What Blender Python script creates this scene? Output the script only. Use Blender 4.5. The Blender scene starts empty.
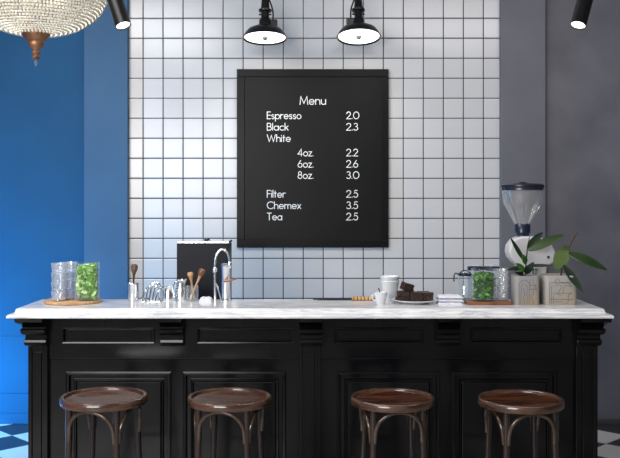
import bpy, bmesh, math, random
from mathutils import Vector, Matrix
random.seed(7)
S = bpy.context.scene
COL = S.collection
F, CX, CY, H = 900.0, 310.0, 200.0, 1.68     # focal length in pixels, principal point, eye height

def P(px, py, Y):
    return Vector(((px-CX)*Y/F, Y, H-(py-CY)*Y/F))
def XP(px, Y): return (px-CX)*Y/F
def ZP(py, Y): return H-(py-CY)*Y/F

# ------------------------------------------------------------------ materials
def mat(name, col, rough=.5, metal=0, spec=.5, trans=0, ior=1.45, emit=None, estr=0, coat=0, sheen=0):
    m = bpy.data.materials.new(name); m.use_nodes = True
    b = m.node_tree.nodes['Principled BSDF']
    b.inputs['Base Color'].default_value = (*col, 1)
    b.inputs['Roughness'].default_value = rough
    b.inputs['Metallic'].default_value = metal
    b.inputs['Specular IOR Level'].default_value = spec
    b.inputs['Transmission Weight'].default_value = trans
    b.inputs['IOR'].default_value = ior
    b.inputs['Coat Weight'].default_value = coat
    if emit:
        b.inputs['Emission Color'].default_value = (*emit, 1)
        b.inputs['Emission Strength'].default_value = estr
    return m
def N(m, t, **kw):
    n = m.node_tree.nodes.new(t)
    for k, v in kw.items(): setattr(n, k, v)
    return n
def L(m, a, b): m.node_tree.links.new(a, b)
def bsdf(m): return m.node_tree.nodes['Principled BSDF']
def noisy(m, c1, c2, scale=6, detail=4, stretch=(1,1,1), lo=.35, hi=.65, bump=0, dist=0, bscale=None, rough=None):
    tc = N(m, 'ShaderNodeTexCoord'); mp = N(m, 'ShaderNodeMapping'); mp.inputs['Scale'].default_value = stretch
    nz = N(m, 'ShaderNodeTexNoise'); nz.inputs['Scale'].default_value = scale; nz.inputs['Detail'].default_value = detail
    nz.inputs['Distortion'].default_value = dist
    cr = N(m, 'ShaderNodeValToRGB')
    cr.color_ramp.elements[0].position = lo; cr.color_ramp.elements[0].color = (*c1, 1)
    cr.color_ramp.elements[1].position = hi; cr.color_ramp.elements[1].color = (*c2, 1)
    L(m, tc.outputs['Object'], mp.inputs['Vector']); L(m, mp.outputs[0], nz.inputs['Vector'])
    L(m, nz.outputs['Fac'], cr.inputs['Fac']); L(m, cr.outputs['Color'], bsdf(m).inputs['Base Color'])
    if bump:
        bp = N(m, 'ShaderNodeBump'); bp.inputs['Strength'].default_value = bump; bp.inputs['Distance'].default_value = .004
        L(m, nz.outputs['Fac'], bp.inputs['Height']); L(m, bp.outputs[0], bsdf(m).inputs['Normal'])
    if rough:
        mr = N(m, 'ShaderNodeMapRange'); mr.inputs['To Min'].default_value = rough[0]; mr.inputs['To Max'].default_value = rough[1]
        L(m, nz.outputs['Fac'], mr.inputs['Value']); L(m, mr.outputs[0], bsdf(m).inputs['Roughness'])
    return m

M = {}
M['plaster'] = noisy(mat('grey_plaster', (.1,.1,.12), .7, spec=.3), (.092,.096,.116), (.158,.158,.182), 2.2, 6, lo=.3, hi=.7, bump=.15)
M['pilaster'] = noisy(mat('pilaster_plaster', (.1,.1,.12), .65, spec=.3), (.125,.125,.15), (.155,.155,.18), 2, 6, lo=.3, hi=.7, bump=.15)
M['blueplaster'] = noisy(mat('blue_plaster', (.02,.07,.2), .7, spec=.3), (.009,.066,.155), (.012,.082,.187), 1.8, 6, lo=.3, hi=.7, bump=.15)
M['bluepilaster'] = noisy(mat('blue_pilaster', (.06,.13,.27), .65, spec=.3), (.042,.108,.205), (.052,.126,.235), 2, 6, lo=.3, hi=.7, bump=.15)
M['ceiling'] = mat('ceiling_paint', (.5,.5,.52), .8)
M['base'] = mat('baseboard_paint', (.075,.068,.066), .5)
M['black'] = noisy(mat('black_gloss_paint', (.003,.0033,.004), .16, spec=.38), (.0018,.002,.003), (.0035,.0038,.0046), 4, 3, rough=(.12,.22))
M['board'] = noisy(mat('board_black', (.007,.007,.008), .45, spec=.2), (.0045,.0043,.0045), (.006,.0057,.006), 3, 4, rough=(.35,.45))
M['frame'] = mat('board_frame_black', (.0035,.0035,.004), .35, spec=.2)
M['letter'] = mat('white_lettering', (.86,.86,.86), .6)
M['rim'] = noisy(mat('stool_rim_wood', (.13,.055,.03), .2, coat=.6), (.035,.016,.010), (.105,.052,.031), 9, 4, (1,1,6), rough=(.2,.35))
M['seat'] = noisy(mat('stool_seat_wood', (.1,.03,.015), .25, coat=.4), (.018,.006,.0035), (.105,.030,.010), 4, 5, (1,7,1), dist=.6, rough=(.2,.35))
M['leg'] = noisy(mat('stool_leg_wood', (.05,.03,.022), .25, coat=.4), (.014,.008,.006), (.035,.021,.016), 12, 3, (1,1,.3))
M['arch'] = noisy(mat('bent_arch_wood', (.09,.06,.04), .2, coat=.7), (.03,.018,.012), (.075,.046,.03), 12, 3)
M['steel'] = mat('polished_steel', (.86,.88,.9), .2, 1)
M['chrome'] = mat('chrome', (.95,.96,.97), .17, 1)
M['iron'] = mat('dark_iron', (.005,.005,.005), .3, 0, .4)
M['enamel'] = mat('white_enamel', (.85,.84,.8), .3)
def thin_glass(name, tint, base, edge, rough):
    """clear glass wall: lets light through, reflects by Fresnel, white mixed in to brighten it where it is seen edge on"""
    m = bpy.data.materials.new(name); m.use_nodes = True; nt = m.node_tree
    nt.nodes.remove(nt.nodes['Principled BSDF']); out = nt.nodes['Material Output']
    tr = N(m, 'ShaderNodeBsdfTransparent'); tr.inputs[0].default_value = (*tint, 1)
    gl = N(m, 'ShaderNodeBsdfGlossy'); gl.inputs['Roughness'].default_value = rough
    df = N(m, 'ShaderNodeBsdfDiffuse'); df.inputs[0].default_value = (.95,.97,.98,1)
    lw = N(m, 'ShaderNodeLayerWeight'); lw.inputs['Blend'].default_value = .5
    pw = N(m, 'ShaderNodeMath', operation='POWER'); pw.inputs[1].default_value = 3; L(m, lw.outputs['Facing'], pw.inputs[0])
    mr = N(m, 'ShaderNodeMapRange'); mr.inputs['To Min'].default_value = base; mr.inputs['To Max'].default_value = edge
    L(m, pw.outputs[0], mr.inputs['Value'])
    m1 = N(m, 'ShaderNodeMixShader'); m1.inputs[0].default_value = .45; L(m, gl.outputs[0], m1.inputs[1]); L(m, df.outputs[0], m1.inputs[2])
    m2 = N(m, 'ShaderNodeMixShader'); L(m, mr.outputs[0], m2.inputs[0]); L(m, tr.outputs[0], m2.inputs[1]); L(m, m1.outputs[0], m2.inputs[2])
    L(m, m2.outputs[0], out.inputs['Surface']); return m
M['glass'] = thin_glass('clear_glass', (.98,.99,1), .035, .55, .03)
M['tumbler'] = thin_glass('whitened_glass', (.97,.985,1), .24, 1.0, .1)  # white mixed into this glass stands for bright rim light
M['hopperglass'] = thin_glass('hopper_plastic', (.97,.97,.97), .13, .8, .15)
M['thick_glass'] = thin_glass('thick_glass', (.94,.97,.99), .09, .7, .05)
M['porcelain'] = mat('white_porcelain', (.66,.68,.71), .18, coat=.3)
M['cloth'] = noisy(mat('white_cloth', (.75,.76,.8), .85), (.58,.59,.68), (.7,.71,.78), 20, 3, bump=.3)
M['lightwood'] = noisy(mat('light_wood', (.5,.3,.15), .5), (.42,.23,.11), (.62,.4,.22), 10, 4, (1,8,1))
M['brownwood'] = noisy(mat('brown_wood', (.2,.08,.035), .4), (.14,.05,.022), (.26,.11,.05), 10, 4, (1,8,1))
M['honeywood'] = noisy(mat('honey_wood', (.5,.27,.08), .45), (.4,.2,.06), (.6,.34,.12), 10, 4, (1,8,1))
M['band'] = mat('dark_band', (.05,.025,.012), .5)
M['brownie'] = noisy(mat('brownie_crumb', (.03,.012,.008), .7), (.008,.003,.0025), (.032,.012,.008), 60, 5, bump=1)
M['brownie_top'] = noisy(mat('brownie_crust', (.06,.025,.015), .45), (.014,.006,.004), (.07,.03,.018), 45, 4, bump=.8)
M['mint'] = noisy(mat('mint_leaf', (.1,.35,.03), .45), (.08,.34,.02), (.3,.62,.08), 30, 3)
M['mintlit'] = noisy(mat('mint_leaf_lit', (.35,.6,.12), .45), (.5,.75,.2), (.85,.95,.6), 30, 3)  # highlights on the mint put into a pale leaf colour
M['herb'] = noisy(mat('herb_leaf', (.03,.13,.02), .45), (.014,.075,.012), (.06,.2,.03), 30, 3)
M['rubber'] = noisy(mat('rubber_leaf', (.03,.07,.015), .3, coat=.3), (.012,.03,.008), (.032,.062,.014), 8, 3)
M['rubberlit'] = noisy(mat('rubber_leaf_backlit', (.12,.2,.05), .35, coat=.2), (.06,.10,.03), (.10,.15,.045), 8, 3)  # back light through the leaf is put into its colour
M['rubberdark'] = noisy(mat('rubber_leaf_dark', (.01,.025,.012), .3, coat=.3), (.008,.02,.012), (.018,.036,.016), 8, 3)
M['stem'] = mat('stem', (.035,.02,.012), .5)
M['sheath'] = mat('red_sheath', (.07,.025,.015), .4)
M['soil'] = noisy(mat('soil', (.02,.014,.01), .95), (.012,.008,.006), (.035,.025,.018), 40, 4, bump=1)
M['blackplastic'] = mat('black_plastic', (.012,.014,.02), .3)
M['navyplastic'] = mat('navy_plastic', (.012,.018,.045), .25)
M['whitebody'] = mat('white_machine_paint', (.52,.52,.54), .3, coat=.3)
M['bristle'] = noisy(mat('brush_bristle', (.12,.08,.06), .9), (.07,.045,.035), (.17,.12,.09), 60, 3, (1,1,.2), bump=1)
M['brass'] = noisy(mat('aged_copper', (.3,.15,.09), .45, .7), (.2,.09,.05), (.42,.22,.13), 14, 4)
M['boxblack'] = mat('box_black', (.006,.007,.012), .4, spec=.2)
M['bead'] = mat('crystal_bead', (.86,.86,.78), .15, 0, .8, .3, 1.5)
M['bulbglow'] = mat('warm_bulb', (1,.95,.85), .4, emit=(1,.9,.72), estr=9)
M['lampdisc'] = mat('shade_glow_disc', (1,1,1), .5, emit=(1,.97,.92), estr=2.6)
M['bulbgrey'] = mat('frosted_bulb', (.3,.3,.3), .2)
M['spotface'] = mat('spot_lens', (1,1,1), .5, emit=(1,.97,.93), estr=3)
M['coffee'] = mat('coffee', (.06,.03,.015), .2)

# tiles: square white tiles with dark grout, laid on the wall plane
def tile_material():
    m = mat('white_square_tiles', (.6,.6,.62), .16, spec=.5)
    p = 20.015*6.77/F
    x0 = XP(143.1, 6.77); z0 = ZP(198.3, 6.77)
    geo = N(m, 'ShaderNodeNewGeometry'); sp = N(m, 'ShaderNodeSeparateXYZ'); L(m, geo.outputs['Position'], sp.inputs[0])
    def ma(op, a, b=None):
        n = N(m, 'ShaderNodeMath', operation=op)
        for i, v in enumerate((a, b)):
            if v is None: continue
            if isinstance(v, (int, float)): n.inputs[i].default_value = v
            else: L(m, v, n.inputs[i])
        return n.outputs[0]
    ed, cell = [], []
    for ax, o in (('X', x0), ('Z', z0)):
        t = ma('DIVIDE', ma('SUBTRACT', sp.outputs[ax], o), p)
        cell.append(ma('FLOOR', t))
        f = ma('FRACT', t)
        ed.append(ma('MINIMUM', f, ma('SUBTRACT', 1.0, f)))
    d = ma('MINIMUM', ed[0], ed[1])
    mr = N(m, 'ShaderNodeMapRange'); mr.inputs['From Min'].default_value = .020; mr.inputs['From Max'].default_value = .029
    L(m, d, mr.inputs['Value'])
    cb = N(m, 'ShaderNodeCombineXYZ'); L(m, cell[0], cb.inputs[0]); L(m, cell[1], cb.inputs[1])
    wn = N(m, 'ShaderNodeTexWhiteNoise'); L(m, cb.outputs[0], wn.inputs['Vector'])
    tone = N(m, 'ShaderNodeMapRange'); tone.inputs['To Min'].default_value = .55; tone.inputs['To Max'].default_value = .61
    L(m, wn.outputs['Value'], tone.inputs['Value'])
    cc = N(m, 'ShaderNodeCombineXYZ')
    L(m, tone.outputs[0], cc.inputs[0]); L(m, tone.outputs[0], cc.inputs[1]); L(m, ma('MULTIPLY', tone.outputs[0], 1.03), cc.inputs[2])
    mx = N(m, 'ShaderNodeMix', data_type='RGBA'); mx.inputs['A'].default_value = (.022,.024,.036,1)
    L(m, mr.outputs[0], mx.inputs['Factor']); L(m, cc.outputs[0], mx.inputs['B'])
    L(m, mx.outputs['Result'], bsdf(m).inputs['Base Color'])
    rr = N(m, 'ShaderNodeMapRange'); rr.inputs['To Min'].default_value = .8; rr.inputs['To Max'].default_value = .2
    L(m, mr.outputs[0], rr.inputs['Value']); L(m, rr.outputs[0], bsdf(m).inputs['Roughness'])
    # cushioned edges and a slightly wavy glaze
    mr2 = N(m, 'ShaderNodeMapRange', interpolation_type='SMOOTHSTEP'); mr2.inputs['From Min'].default_value = .012; mr2.inputs['From Max'].default_value = .07
    L(m, d, mr2.inputs['Value'])
    nz = N(m, 'ShaderNodeTexNoise'); nz.inputs['Scale'].default_value = 9
    L(m, geo.outputs['Position'], nz.inputs['Vector'])
    h = ma('ADD', mr2.outputs[0], ma('MULTIPLY', nz.outputs['Fac'], .5))
    bp = N(m, 'ShaderNodeBump'); bp.inputs['Strength'].default_value = .5; bp.inputs['Distance'].default_value = .002
    L(m, h, bp.inputs['Height']); L(m, bp.outputs[0], bsdf(m).inputs['Normal'])
    return m
M['tiles'] = tile_material()

def floor_material():
    m = mat('checkered_floor', (.5,.5,.5), .3)
    geo = N(m, 'ShaderNodeNewGeometry')
    mp = N(m, 'ShaderNodeMapping'); mp.vector_type = 'TEXTURE'
    mp.inputs['Location'].default_value = (2.04, 6.2, 0); mp.inputs['Rotation'].default_value = (0, 0, math.radians(45))
    ch = N(m, 'ShaderNodeTexChecker'); ch.inputs['Scale'].default_value = 1/.31
    ch.inputs['Color2'].default_value = (.62,.61,.6,1); ch.inputs['Color1'].default_value = (.03,.032,.04,1)
    L(m, geo.outputs['Position'], mp.inputs['Vector']); 
    ad = N(m, 'ShaderNodeVectorMath', operation='ADD'); ad.inputs[1].default_value = (0, 0, .1)
    L(m, mp.outputs[0], ad.inputs[0]); L(m, ad.outputs[0], ch.inputs['Vector'])
    L(m, ch.outputs['Color'], bsdf(m).inputs['Base Color'])
    return m
M['floor'] = floor_material()

def marble_material():
    m = mat('white_marble', (.7,.7,.72), .18, coat=.2)
    tc = N(m, 'ShaderNodeTexCoord'); mp = N(m, 'ShaderNodeMapping'); mp.inputs['Scale'].default_value = (.7, 2.6, 5)
    L(m, tc.outputs['Object'], mp.inputs['Vector'])
    n1 = N(m, 'ShaderNodeTexNoise'); n1.inputs['Scale'].default_value = 2.6; n1.inputs['Detail'].default_value = 9; n1.inputs['Distortion'].default_value = 1.4
    n1.inputs['Roughness'].default_value = .62
    L(m, mp.outputs[0], n1.inputs['Vector'])
    a = N(m, 'ShaderNodeMath', operation='SUBTRACT'); a.inputs[1].default_value = .5; L(m, n1.outputs['Fac'], a.inputs[0])
    b = N(m, 'ShaderNodeMath', operation='ABSOLUTE'); L(m, a.outputs[0], b.inputs[0])
    cr = N(m, 'ShaderNodeValToRGB'); e = cr.color_ramp.elements
    e[0].position = 0; e[0].color = (.56,.57,.61,1); e[1].position = .05; e[1].color = (.80,.80,.80,1)
    k = e.new(.018); k.color = (.66,.67,.70,1)
    L(m, b.outputs[0], cr.inputs['Fac'])
    n2 = N(m, 'ShaderNodeTexNoise'); n2.inputs['Scale'].default_value = 14; n2.inputs['Detail'].default_value = 6
    L(m, mp.outputs[0], n2.inputs['Vector'])
    c2 = N(m, 'ShaderNodeValToRGB'); c2.color_ramp.elements[0].position = .3; c2.color_ramp.elements[0].color = (.78,.79,.82,1)
    c2.color_ramp.elements[1].position = .6; c2.color_ramp.elements[1].color = (1,1,1,1)
    L(m, n2.outputs['Fac'], c2.inputs['Fac'])
    mx = N(m, 'ShaderNodeMix', data_type='RGBA', blend_type='MULTIPLY'); mx.inputs['Factor'].default_value = 1
    L(m, cr.outputs['Color'], mx.inputs['A']); L(m, c2.outputs['Color'], mx.inputs['B'])
    L(m, mx.outputs['Result'], bsdf(m).inputs['Base Color'])
    return m
M['marble'] = marble_material()

M['ink'] = mat('drawn_line', (.06,.045,.035), .6)
M['pot1'] = noisy(mat('grey_beige_clay', (.3,.27,.24), .6), (.25,.25,.27), (.33,.27,.2), 9, 3)
M['pot2'] = noisy(mat('pale_clay', (.34,.31,.27), .6), (.31,.30,.30), (.37,.32,.25), 7, 3)

# ------------------------------------------------------------------ mesh helpers
def new(): return bmesh.new()
def box(bm, x0, x1, y0, y1, z0, z1, mtx=None):
    vs = [Vector((x, y, z)) for x in (x0, x1) for y in (y0, y1) for z in (z0, z1)]
    if mtx: vs = [mtx @ v for v in vs]
    v = [bm.verts.new(c) for c in vs]
    for f in ((0,1,3,2),(4,6,7,5),(0,4,5,1),(2,3,7,6),(0,2,6,4),(1,5,7,3)): bm.faces.new([v[i] for i in f])
    return bm
def lathe(bm, prof, seg=32, c=(0,0,0), mtx=None):
    rings = []
    for r, z in prof:
        if r < 1e-6: rings.append([Vector((0,0,z))])
        else: rings.append([Vector((r*math.cos(2*math.pi*i/seg), r*math.sin(2*math.pi*i/seg), z)) for i in range(seg)])
    C = Vector(c)
    R = [[bm.verts.new(((mtx @ v) if mtx else v)+C) for v in ring] for ring in rings]
    for a, b in zip(R, R[1:]):
        for i in range(seg):
            j = (i+1) % seg
            if len(a) == 1 and len(b) == 1: continue
            if len(a) == 1: bm.faces.new((a[0], b[j], b[i]))
            elif len(b) == 1: bm.faces.new((a[i], a[j], b[0]))
            else: bm.faces.new((a[i], a[j], b[j], b[i]))
    return bm
def tube(bm, pts, r, seg=10, closed=False, flat=1.0):
    pts = [Vector(p) for p in pts]; n = len(pts)
    rs = r if isinstance(r, (list, tuple)) else [r]*n
    def tan(i):
        if closed: return (pts[(i+1) % n]-pts[i-1]).normalized()
        return (pts[min(i+1, n-1)]-pts[max(i-1, 0)]).normalized()
    t = tan(0); up = Vector((0,0,1)) if abs(t.z) < .9 else Vector((1,0,0))
    u = t.cross(up).normalized(); rings = []
    for i in range(n):
        t = tan(i); u = (u-t*u.dot(t)).normalized(); w = t.cross(u)
        rings.append([bm.verts.new(pts[i]+(u*math.cos(2*math.pi*k/seg)+w*flat*math.sin(2*math.pi*k/seg))*rs[i]) for k in range(seg)])
    pr = list(zip(rings, rings[1:]))
    if closed: pr.append((rings[-1], rings[0]))
    for a, b in pr:
        for k in range(seg):
            bm.faces.new((a[k], a[(k+1) % seg], b[(k+1) % seg], b[k]))
    if not closed:
        bm.faces.new(rings[0][::-1]); bm.faces.new(rings[-1])
    return bm
def bez(p0, p1, p2, p3, n=12):
    p0, p1, p2, p3 = map(Vector, (p0, p1, p2, p3)); o = []
    for i in range(n+1):
        t = i/n; o.append(p0*(1-t)**3+p1*3*t*(1-t)**2+p2*3*t*t*(1-t)+p3*t**3)
    return o
def obj(name, bm, m, parent=None, smooth=False, bevel=0, loc=(0,0,0), sub=0, seg=2):
    bmesh.ops.recalc_face_normals(bm, faces=bm.faces)
    me = bpy.data.meshes.new(name); bm.to_mesh(me); bm.free()
    o = bpy.data.objects.new(name, me); COL.objects.link(o)
    me.materials.append(M[m] if isinstance(m, str) else m)
    o.location = loc
    if parent: o.parent = parent
    if smooth:
        for p in me.polygons: p.use_smooth = True
        try:
            me.set_sharp_from_angle(angle=math.radians(42))
        except Exception: pass
    if bevel:
        b = o.modifiers.new('bevel', 'BEVEL'); b.width = bevel; b.segments = seg; b.limit_method = 'ANGLE'; b.angle_limit = math.radians(30)
    if sub:
        s = o.modifiers.new('sub', 'SUBSURF'); s.levels = sub; s.render_levels = sub
    return o
def tag(o, label, cat, group=None, kind=None):
    o['label'] = label; o['category'] = cat
    if group: o['group'] = group
    if kind: o['kind'] = kind
    return o
def thing(name, label, cat, loc=(0,0,0), rz=0, group=None):
    o = bpy.data.objects.new(name, None); COL.objects.link(o); o.location = loc; o.rotation_euler = (0,0,rz)
    o.empty_display_size = .05
    return tag(o, label, cat, group)
def dup(root, loc, label, rz=None, scale=None):
    r = root.copy(); COL.objects.link(r); r.location = loc; r['label'] = label
    if rz is not None: r.rotation_euler = (0,0,rz)
    if scale: r.scale = (scale,)*3
    for ch in list(root.children):
        c = ch.copy(); COL.objects.link(c); c.parent = r
        for g in list(ch.children):
            d = g.copy(); COL.objects.link(d); d.parent = c
    return r
def struct(name, bm, m, label, **k):
    o = obj(name, bm, m, **k); o['kind'] = 'structure'; o['label'] = label; o['category'] = name.split('_')[0]; return o

# ------------------------------------------------------------------ the room
WY = 6.77; CEIL = 3.6; XW = 4.2; Y0 = -1.2
struct('floor', box(new(), -XW, XW, Y0, WY+.2, -.1, 0), 'floor', 'black and white checkered tile floor laid diagonally')
struct('ceiling', box(new(), -XW, XW, Y0, WY+.2, CEIL, CEIL+.1), 'ceiling', 'pale ceiling above the bar')
struct('wall_left', box(new(), -XW-.1, -XW, Y0, WY, 0, CEIL), 'blueplaster', 'blue plaster side wall on the left')
struct('wall_right', box(new(), XW, XW+.1, Y0, WY, 0, CEIL), 'plaster', 'grey plaster side wall on the right')
PF = WY-.06
PLo, PLi, PRi, PRo = XP(84, PF), XP(127.5, PF), XP(501, PF), XP(545.5, PF)
struct('wall_back_left', box(new(), -XW, PLi-.02, WY, WY+.2, 0, CEIL), 'blueplaster', 'smooth blue back wall left of the tiles')
struct('wall_back_right', box(new(), PRi+.02, XW, WY, WY+.2, 0, CEIL), 'plaster', 'smooth grey plaster back wall right of the tiles')
struct('wall_tiles', box(new(), PLi-.02, PRi+.02, WY, WY+.2, 0, CEIL), 'tiles', 'white square tiled back wall with dark grout behind the bar')
struct('trim_1', box(new(), PLo, PLi, PF, WY, 0, CEIL), 'bluepilaster', 'flat blue pilaster left of the tiles', bevel=.003)
struct('trim_2', box(new(), PRi, PRo, PF, WY, 0, CEIL), 'pilaster', 'flat plaster pilaster right of the tiles', bevel=.003)
bz = ZP(413, WY)
struct('baseboard_left', box(new(), -XW, PLo, WY-.02, WY, 0, bz), 'blueplaster', 'blue baseboard along the back wall on the left', bevel=.004)
struct('baseboard_right', box(new(), PRo, XW, WY-.02, WY, 0, ZP(418.5, WY)), 'base', 'dark brown baseboard along the back wall on the right', bevel=.003)
struct('trim_3', box(new(), -XW, PLo-.0, WY-.008, WY, ZP(393, WY), ZP(336, WY)), 'blueplaster', 'raised wainscot panel on the left back wall', bevel=.003)

# ------------------------------------------------------------------ bar counter
ZT = 1.105; TH = .05; ZU = ZT-TH            # marble top and underside
bar = thing('bar_counter', 'long black panelled bar counter with corbels and pilasters under the marble top', 'bar counter', (0,4.9,0))
def bobj(name, bm, m='black', bevel=.003, **k):
    bmesh.ops.translate(bm, verts=bm.verts, vec=(0,-4.9,0))
    return obj(name, bm, m, bar, bevel=bevel, **k)
BF = 4.95
SX = 1.50
bm = new(); box(bm, -SX, SX, BF, 5.19, 0, ZU)
bobj('carcass', bm)
wb = thing('work_bench', 'black work bench behind the bar counter under the black box', 'bench', (0,5.5,0))
obj('bench_top', box(new(), -SX, SX, 5.225-5.5, 5.72-5.5, .86, .90), 'black', wb, bevel=.003)
for x in (-SX, -.015, SX-.03): obj('support', box(new(), x, x+.03, 5.225-5.5, 5.70-5.5, 0, .86), 'black', wb)
fy = 4.925
def R(py, Y=4.93): return ZP(py, Y)
def Xq(px, Y=4.93): return XP(px, Y)
frz = [(62,155), (197,294), (334,425), (470,563)]
# frieze board with four openings
bm = new()
box(bm, -SX, SX, fy, BF, R(327), ZU); box(bm, -SX, SX, fy, BF, R(358), R(343.5))
ed = [Xq(20)]
for a, b in frz: ed += [Xq(a), Xq(b)]
ed.append(Xq(600))
ed[0], ed[-1] = -SX, SX
for i in range(0, len(ed), 2): box(bm, ed[i], ed[i+1], fy, BF, R(343.5), R(327))
bobj('frieze_board', bm, bevel=0)
def ring(bm, x0, x1, z0, z1, w, y0, y1):
    """a mitred moulding frame, bevelled in profile"""
    prof = [(0, y1), (0, y0+.004), (w*.3, y0), (w*.75, y0+.001), (w, y1)]
    loops = []
    for d, y in prof:
        loops.append([bm.verts.new((x, y, z)) for x, z in ((x0+d, z0+d), (x1-d, z0+d), (x1-d, z1-d), (x0+d, z1-d))])
    for a, b in zip(loops, loops[1:]):
        for i in range(4): bm.faces.new((a[i], a[(i+1) % 4], b[(i+1) % 4], b[i]))
    return bm
for a, b in frz:
    p = bobj('frieze_panel', box(new(), Xq(a)+.022, Xq(b)-.022, BF-.006, BF+.002, R(343.5)+.018, R(327)-.018), bevel=.002)
    bm = ring(new(), Xq(a)-.002, Xq(b)+.002, R(343.5)-.002, R(327)+.002, .014, fy-.002, BF)
    bobj('panel_moulding', bm, bevel=0, smooth=False)
# lower stiles and rail
doors = [(67,170), (184,285), (338,439), (453,556)]
ly = 4.935
zb = .14
bm = new()
box(bm, -SX, SX, ly, BF, R(373), R(358)); 
ed = [-SX]
for a, b in doors: ed += [Xq(a), Xq(b)]
ed.append(SX)
for i in range(0, len(ed), 2): box(bm, ed[i], ed[i+1], ly, BF, zb, R(373))
bobj('face_frame', bm, bevel=0)
bobj('rail_moulding', tube(new(), [(-SX+.03, fy+.006, R(358.6)), (SX-.03, fy+.006, R(358.6))], .006, 8), smooth=True, bevel=0)
bobj('plinth', box(new(), -SX-.01, SX+.01, 4.915, 5.0, 0, zb), bevel=.006)
for a, b in doors:
    x0, x1, z1, z0 = Xq(a), Xq(b), R(373), zb
    d = bobj('door_panel', box(new(), x0+.05, x1-.05, BF-.012, BF, z0+.05, z1-.05), bevel=.006)
    bobj('door_moulding', ring(new(), x0-.006, x1+.006, z0-.0, z1+.006, .022, ly-.012, BF), bevel=0)
    bobj('inner_moulding', ring(new(), x0+.036, x1-.036, z0+.036, z1-.036, .014, BF-.014, BF), bevel=0)
# pilasters on the bar front
def post(x0, x1, xin0, xin1):
    bm = new(); yf = 4.90; yi = 4.91
    box(bm, x0, x1, yi, BF+.01, 0, R(345))
    box(bm, x0, xin0, yf, yi, 0, R(345)); box(bm, xin1, x1, yf, yi, 0, R(345))
    box(bm, xin0, xin1, yf, yi, R(349), R(345)); box(bm, xin0, xin1, yf, yi, 0, .2)
    box(bm, xin0+.014, xin1-.014, yf+.002, yi, .215, R(351.5))
    bobj('pilaster', bm, bevel=.002)
post(-1.535, -1.43, -1.515, -1.45)
post(-.06, .06, -.04, .04)
post(1.45, 1.567, 1.474, 1.543)
# side panels of the ends
for s in (-1, 1):
    e_ = 1.567 if s > 0 else 1.535
    bobj('end_panel', box(new(), min(s*SX, s*e_), max(s*SX, s*e_), BF+.01, 5.18, 0, ZU), bevel=.002)
# corbels: stepped quarter-round tiers that come forward towards the top
def corbel(x0, x1, side):
    lv = []
    z = R(346, 4.9); top = ZU
    H_ = top-z
    tiers = [(0,.0),(.03,.018),(.13,.028),(.22,.026),(.24,.014),(.36,.014),(.40,.04),(.47,.052),(.56,.056),(.60,.05),(.61,.036),(.70,.046),(.80,.085),(.84,.098),(.96,.102),(1,.102)]
    bm = new(); rs = []
    for t, p in tiers:
        yy = 4.90-p; o = p*.38
        a, b = (x0-o, x1) if side < 0 else ((x0, x1+o) if side > 0 else (x0, x1))
        if side: yb = 5.0
        else: yb = BF
        rs.append([bm.verts.new(c) for c in ((a, yy, z+H_*t), (b, yy, z+H_*t), (b, yb, z+H_*t), (a, yb, z+H_*t))])
    for a, b in zip(rs, rs[1:]):
        for i in range(4): bm.faces.new((a[i], a[(i+1) % 4], b[(i+1) % 4], b[i]))
    bm.faces.new(rs[0][::-1]); bm.faces.new(rs[-1])
    bobj('corbel', bm, bevel=.0015)
corbel(-1.54, -1.43, -1); corbel(1.45, 1.572, 1)
for px in (171.5, 311, 448.5): corbel(XP(px, 4.87)-.062, XP(px, 4.87)+.062, 0)
# small bag hooks under the marble
for px in (105, 243, 380, 492):
    x = XP(px, 4.85)
    bm = new(); tube(bm, [(x, 4.925, ZU-.012), (x, 4.87, ZU-.014), (x, 4.85, ZU-.02), (x, 4.845, ZU-.035), (x, 4.85, ZU-.045), (x, 4.865, ZU-.043)], .004, 8)
    bobj('bag_hook', bm, 'iron', smooth=True, bevel=0)

# marble worktop with an ogee lip
prof = [(.0,0),(.006,0),(.012,-.002),(.016,-.006),(.018,-.012),(.019,-.02),(.024,-.026),(.034,-.028),(.044,-.029),(.050,-.032),(.054,-.038),(.055,-.044),(.053,-.049),(.049,-.05)]
bm = new(); X1, Yf, Yb = 1.545, 4.79, 5.21
rs = []
for o, z in prof:
    rs.append([bm.verts.new((x, y, ZT+z)) for x, y in ((-X1-o, Yf-o), (X1+o, Yf-o), (X1+o, Yb), (-X1-o, Yb))])
for a, b in zip(rs, rs[1:]):
    for i in range(4): bm.faces.new((a[i], a[(i+1) % 4], b[(i+1) % 4], b[i]))
bm.faces.new(rs[0]); bm.faces.new(rs[-1][::-1])
wt = obj('marble_countertop', bm, 'marble', smooth=True)
tag(wt, 'long white marble countertop with grey veins and moulded edge on the black bar', 'countertop')

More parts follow.
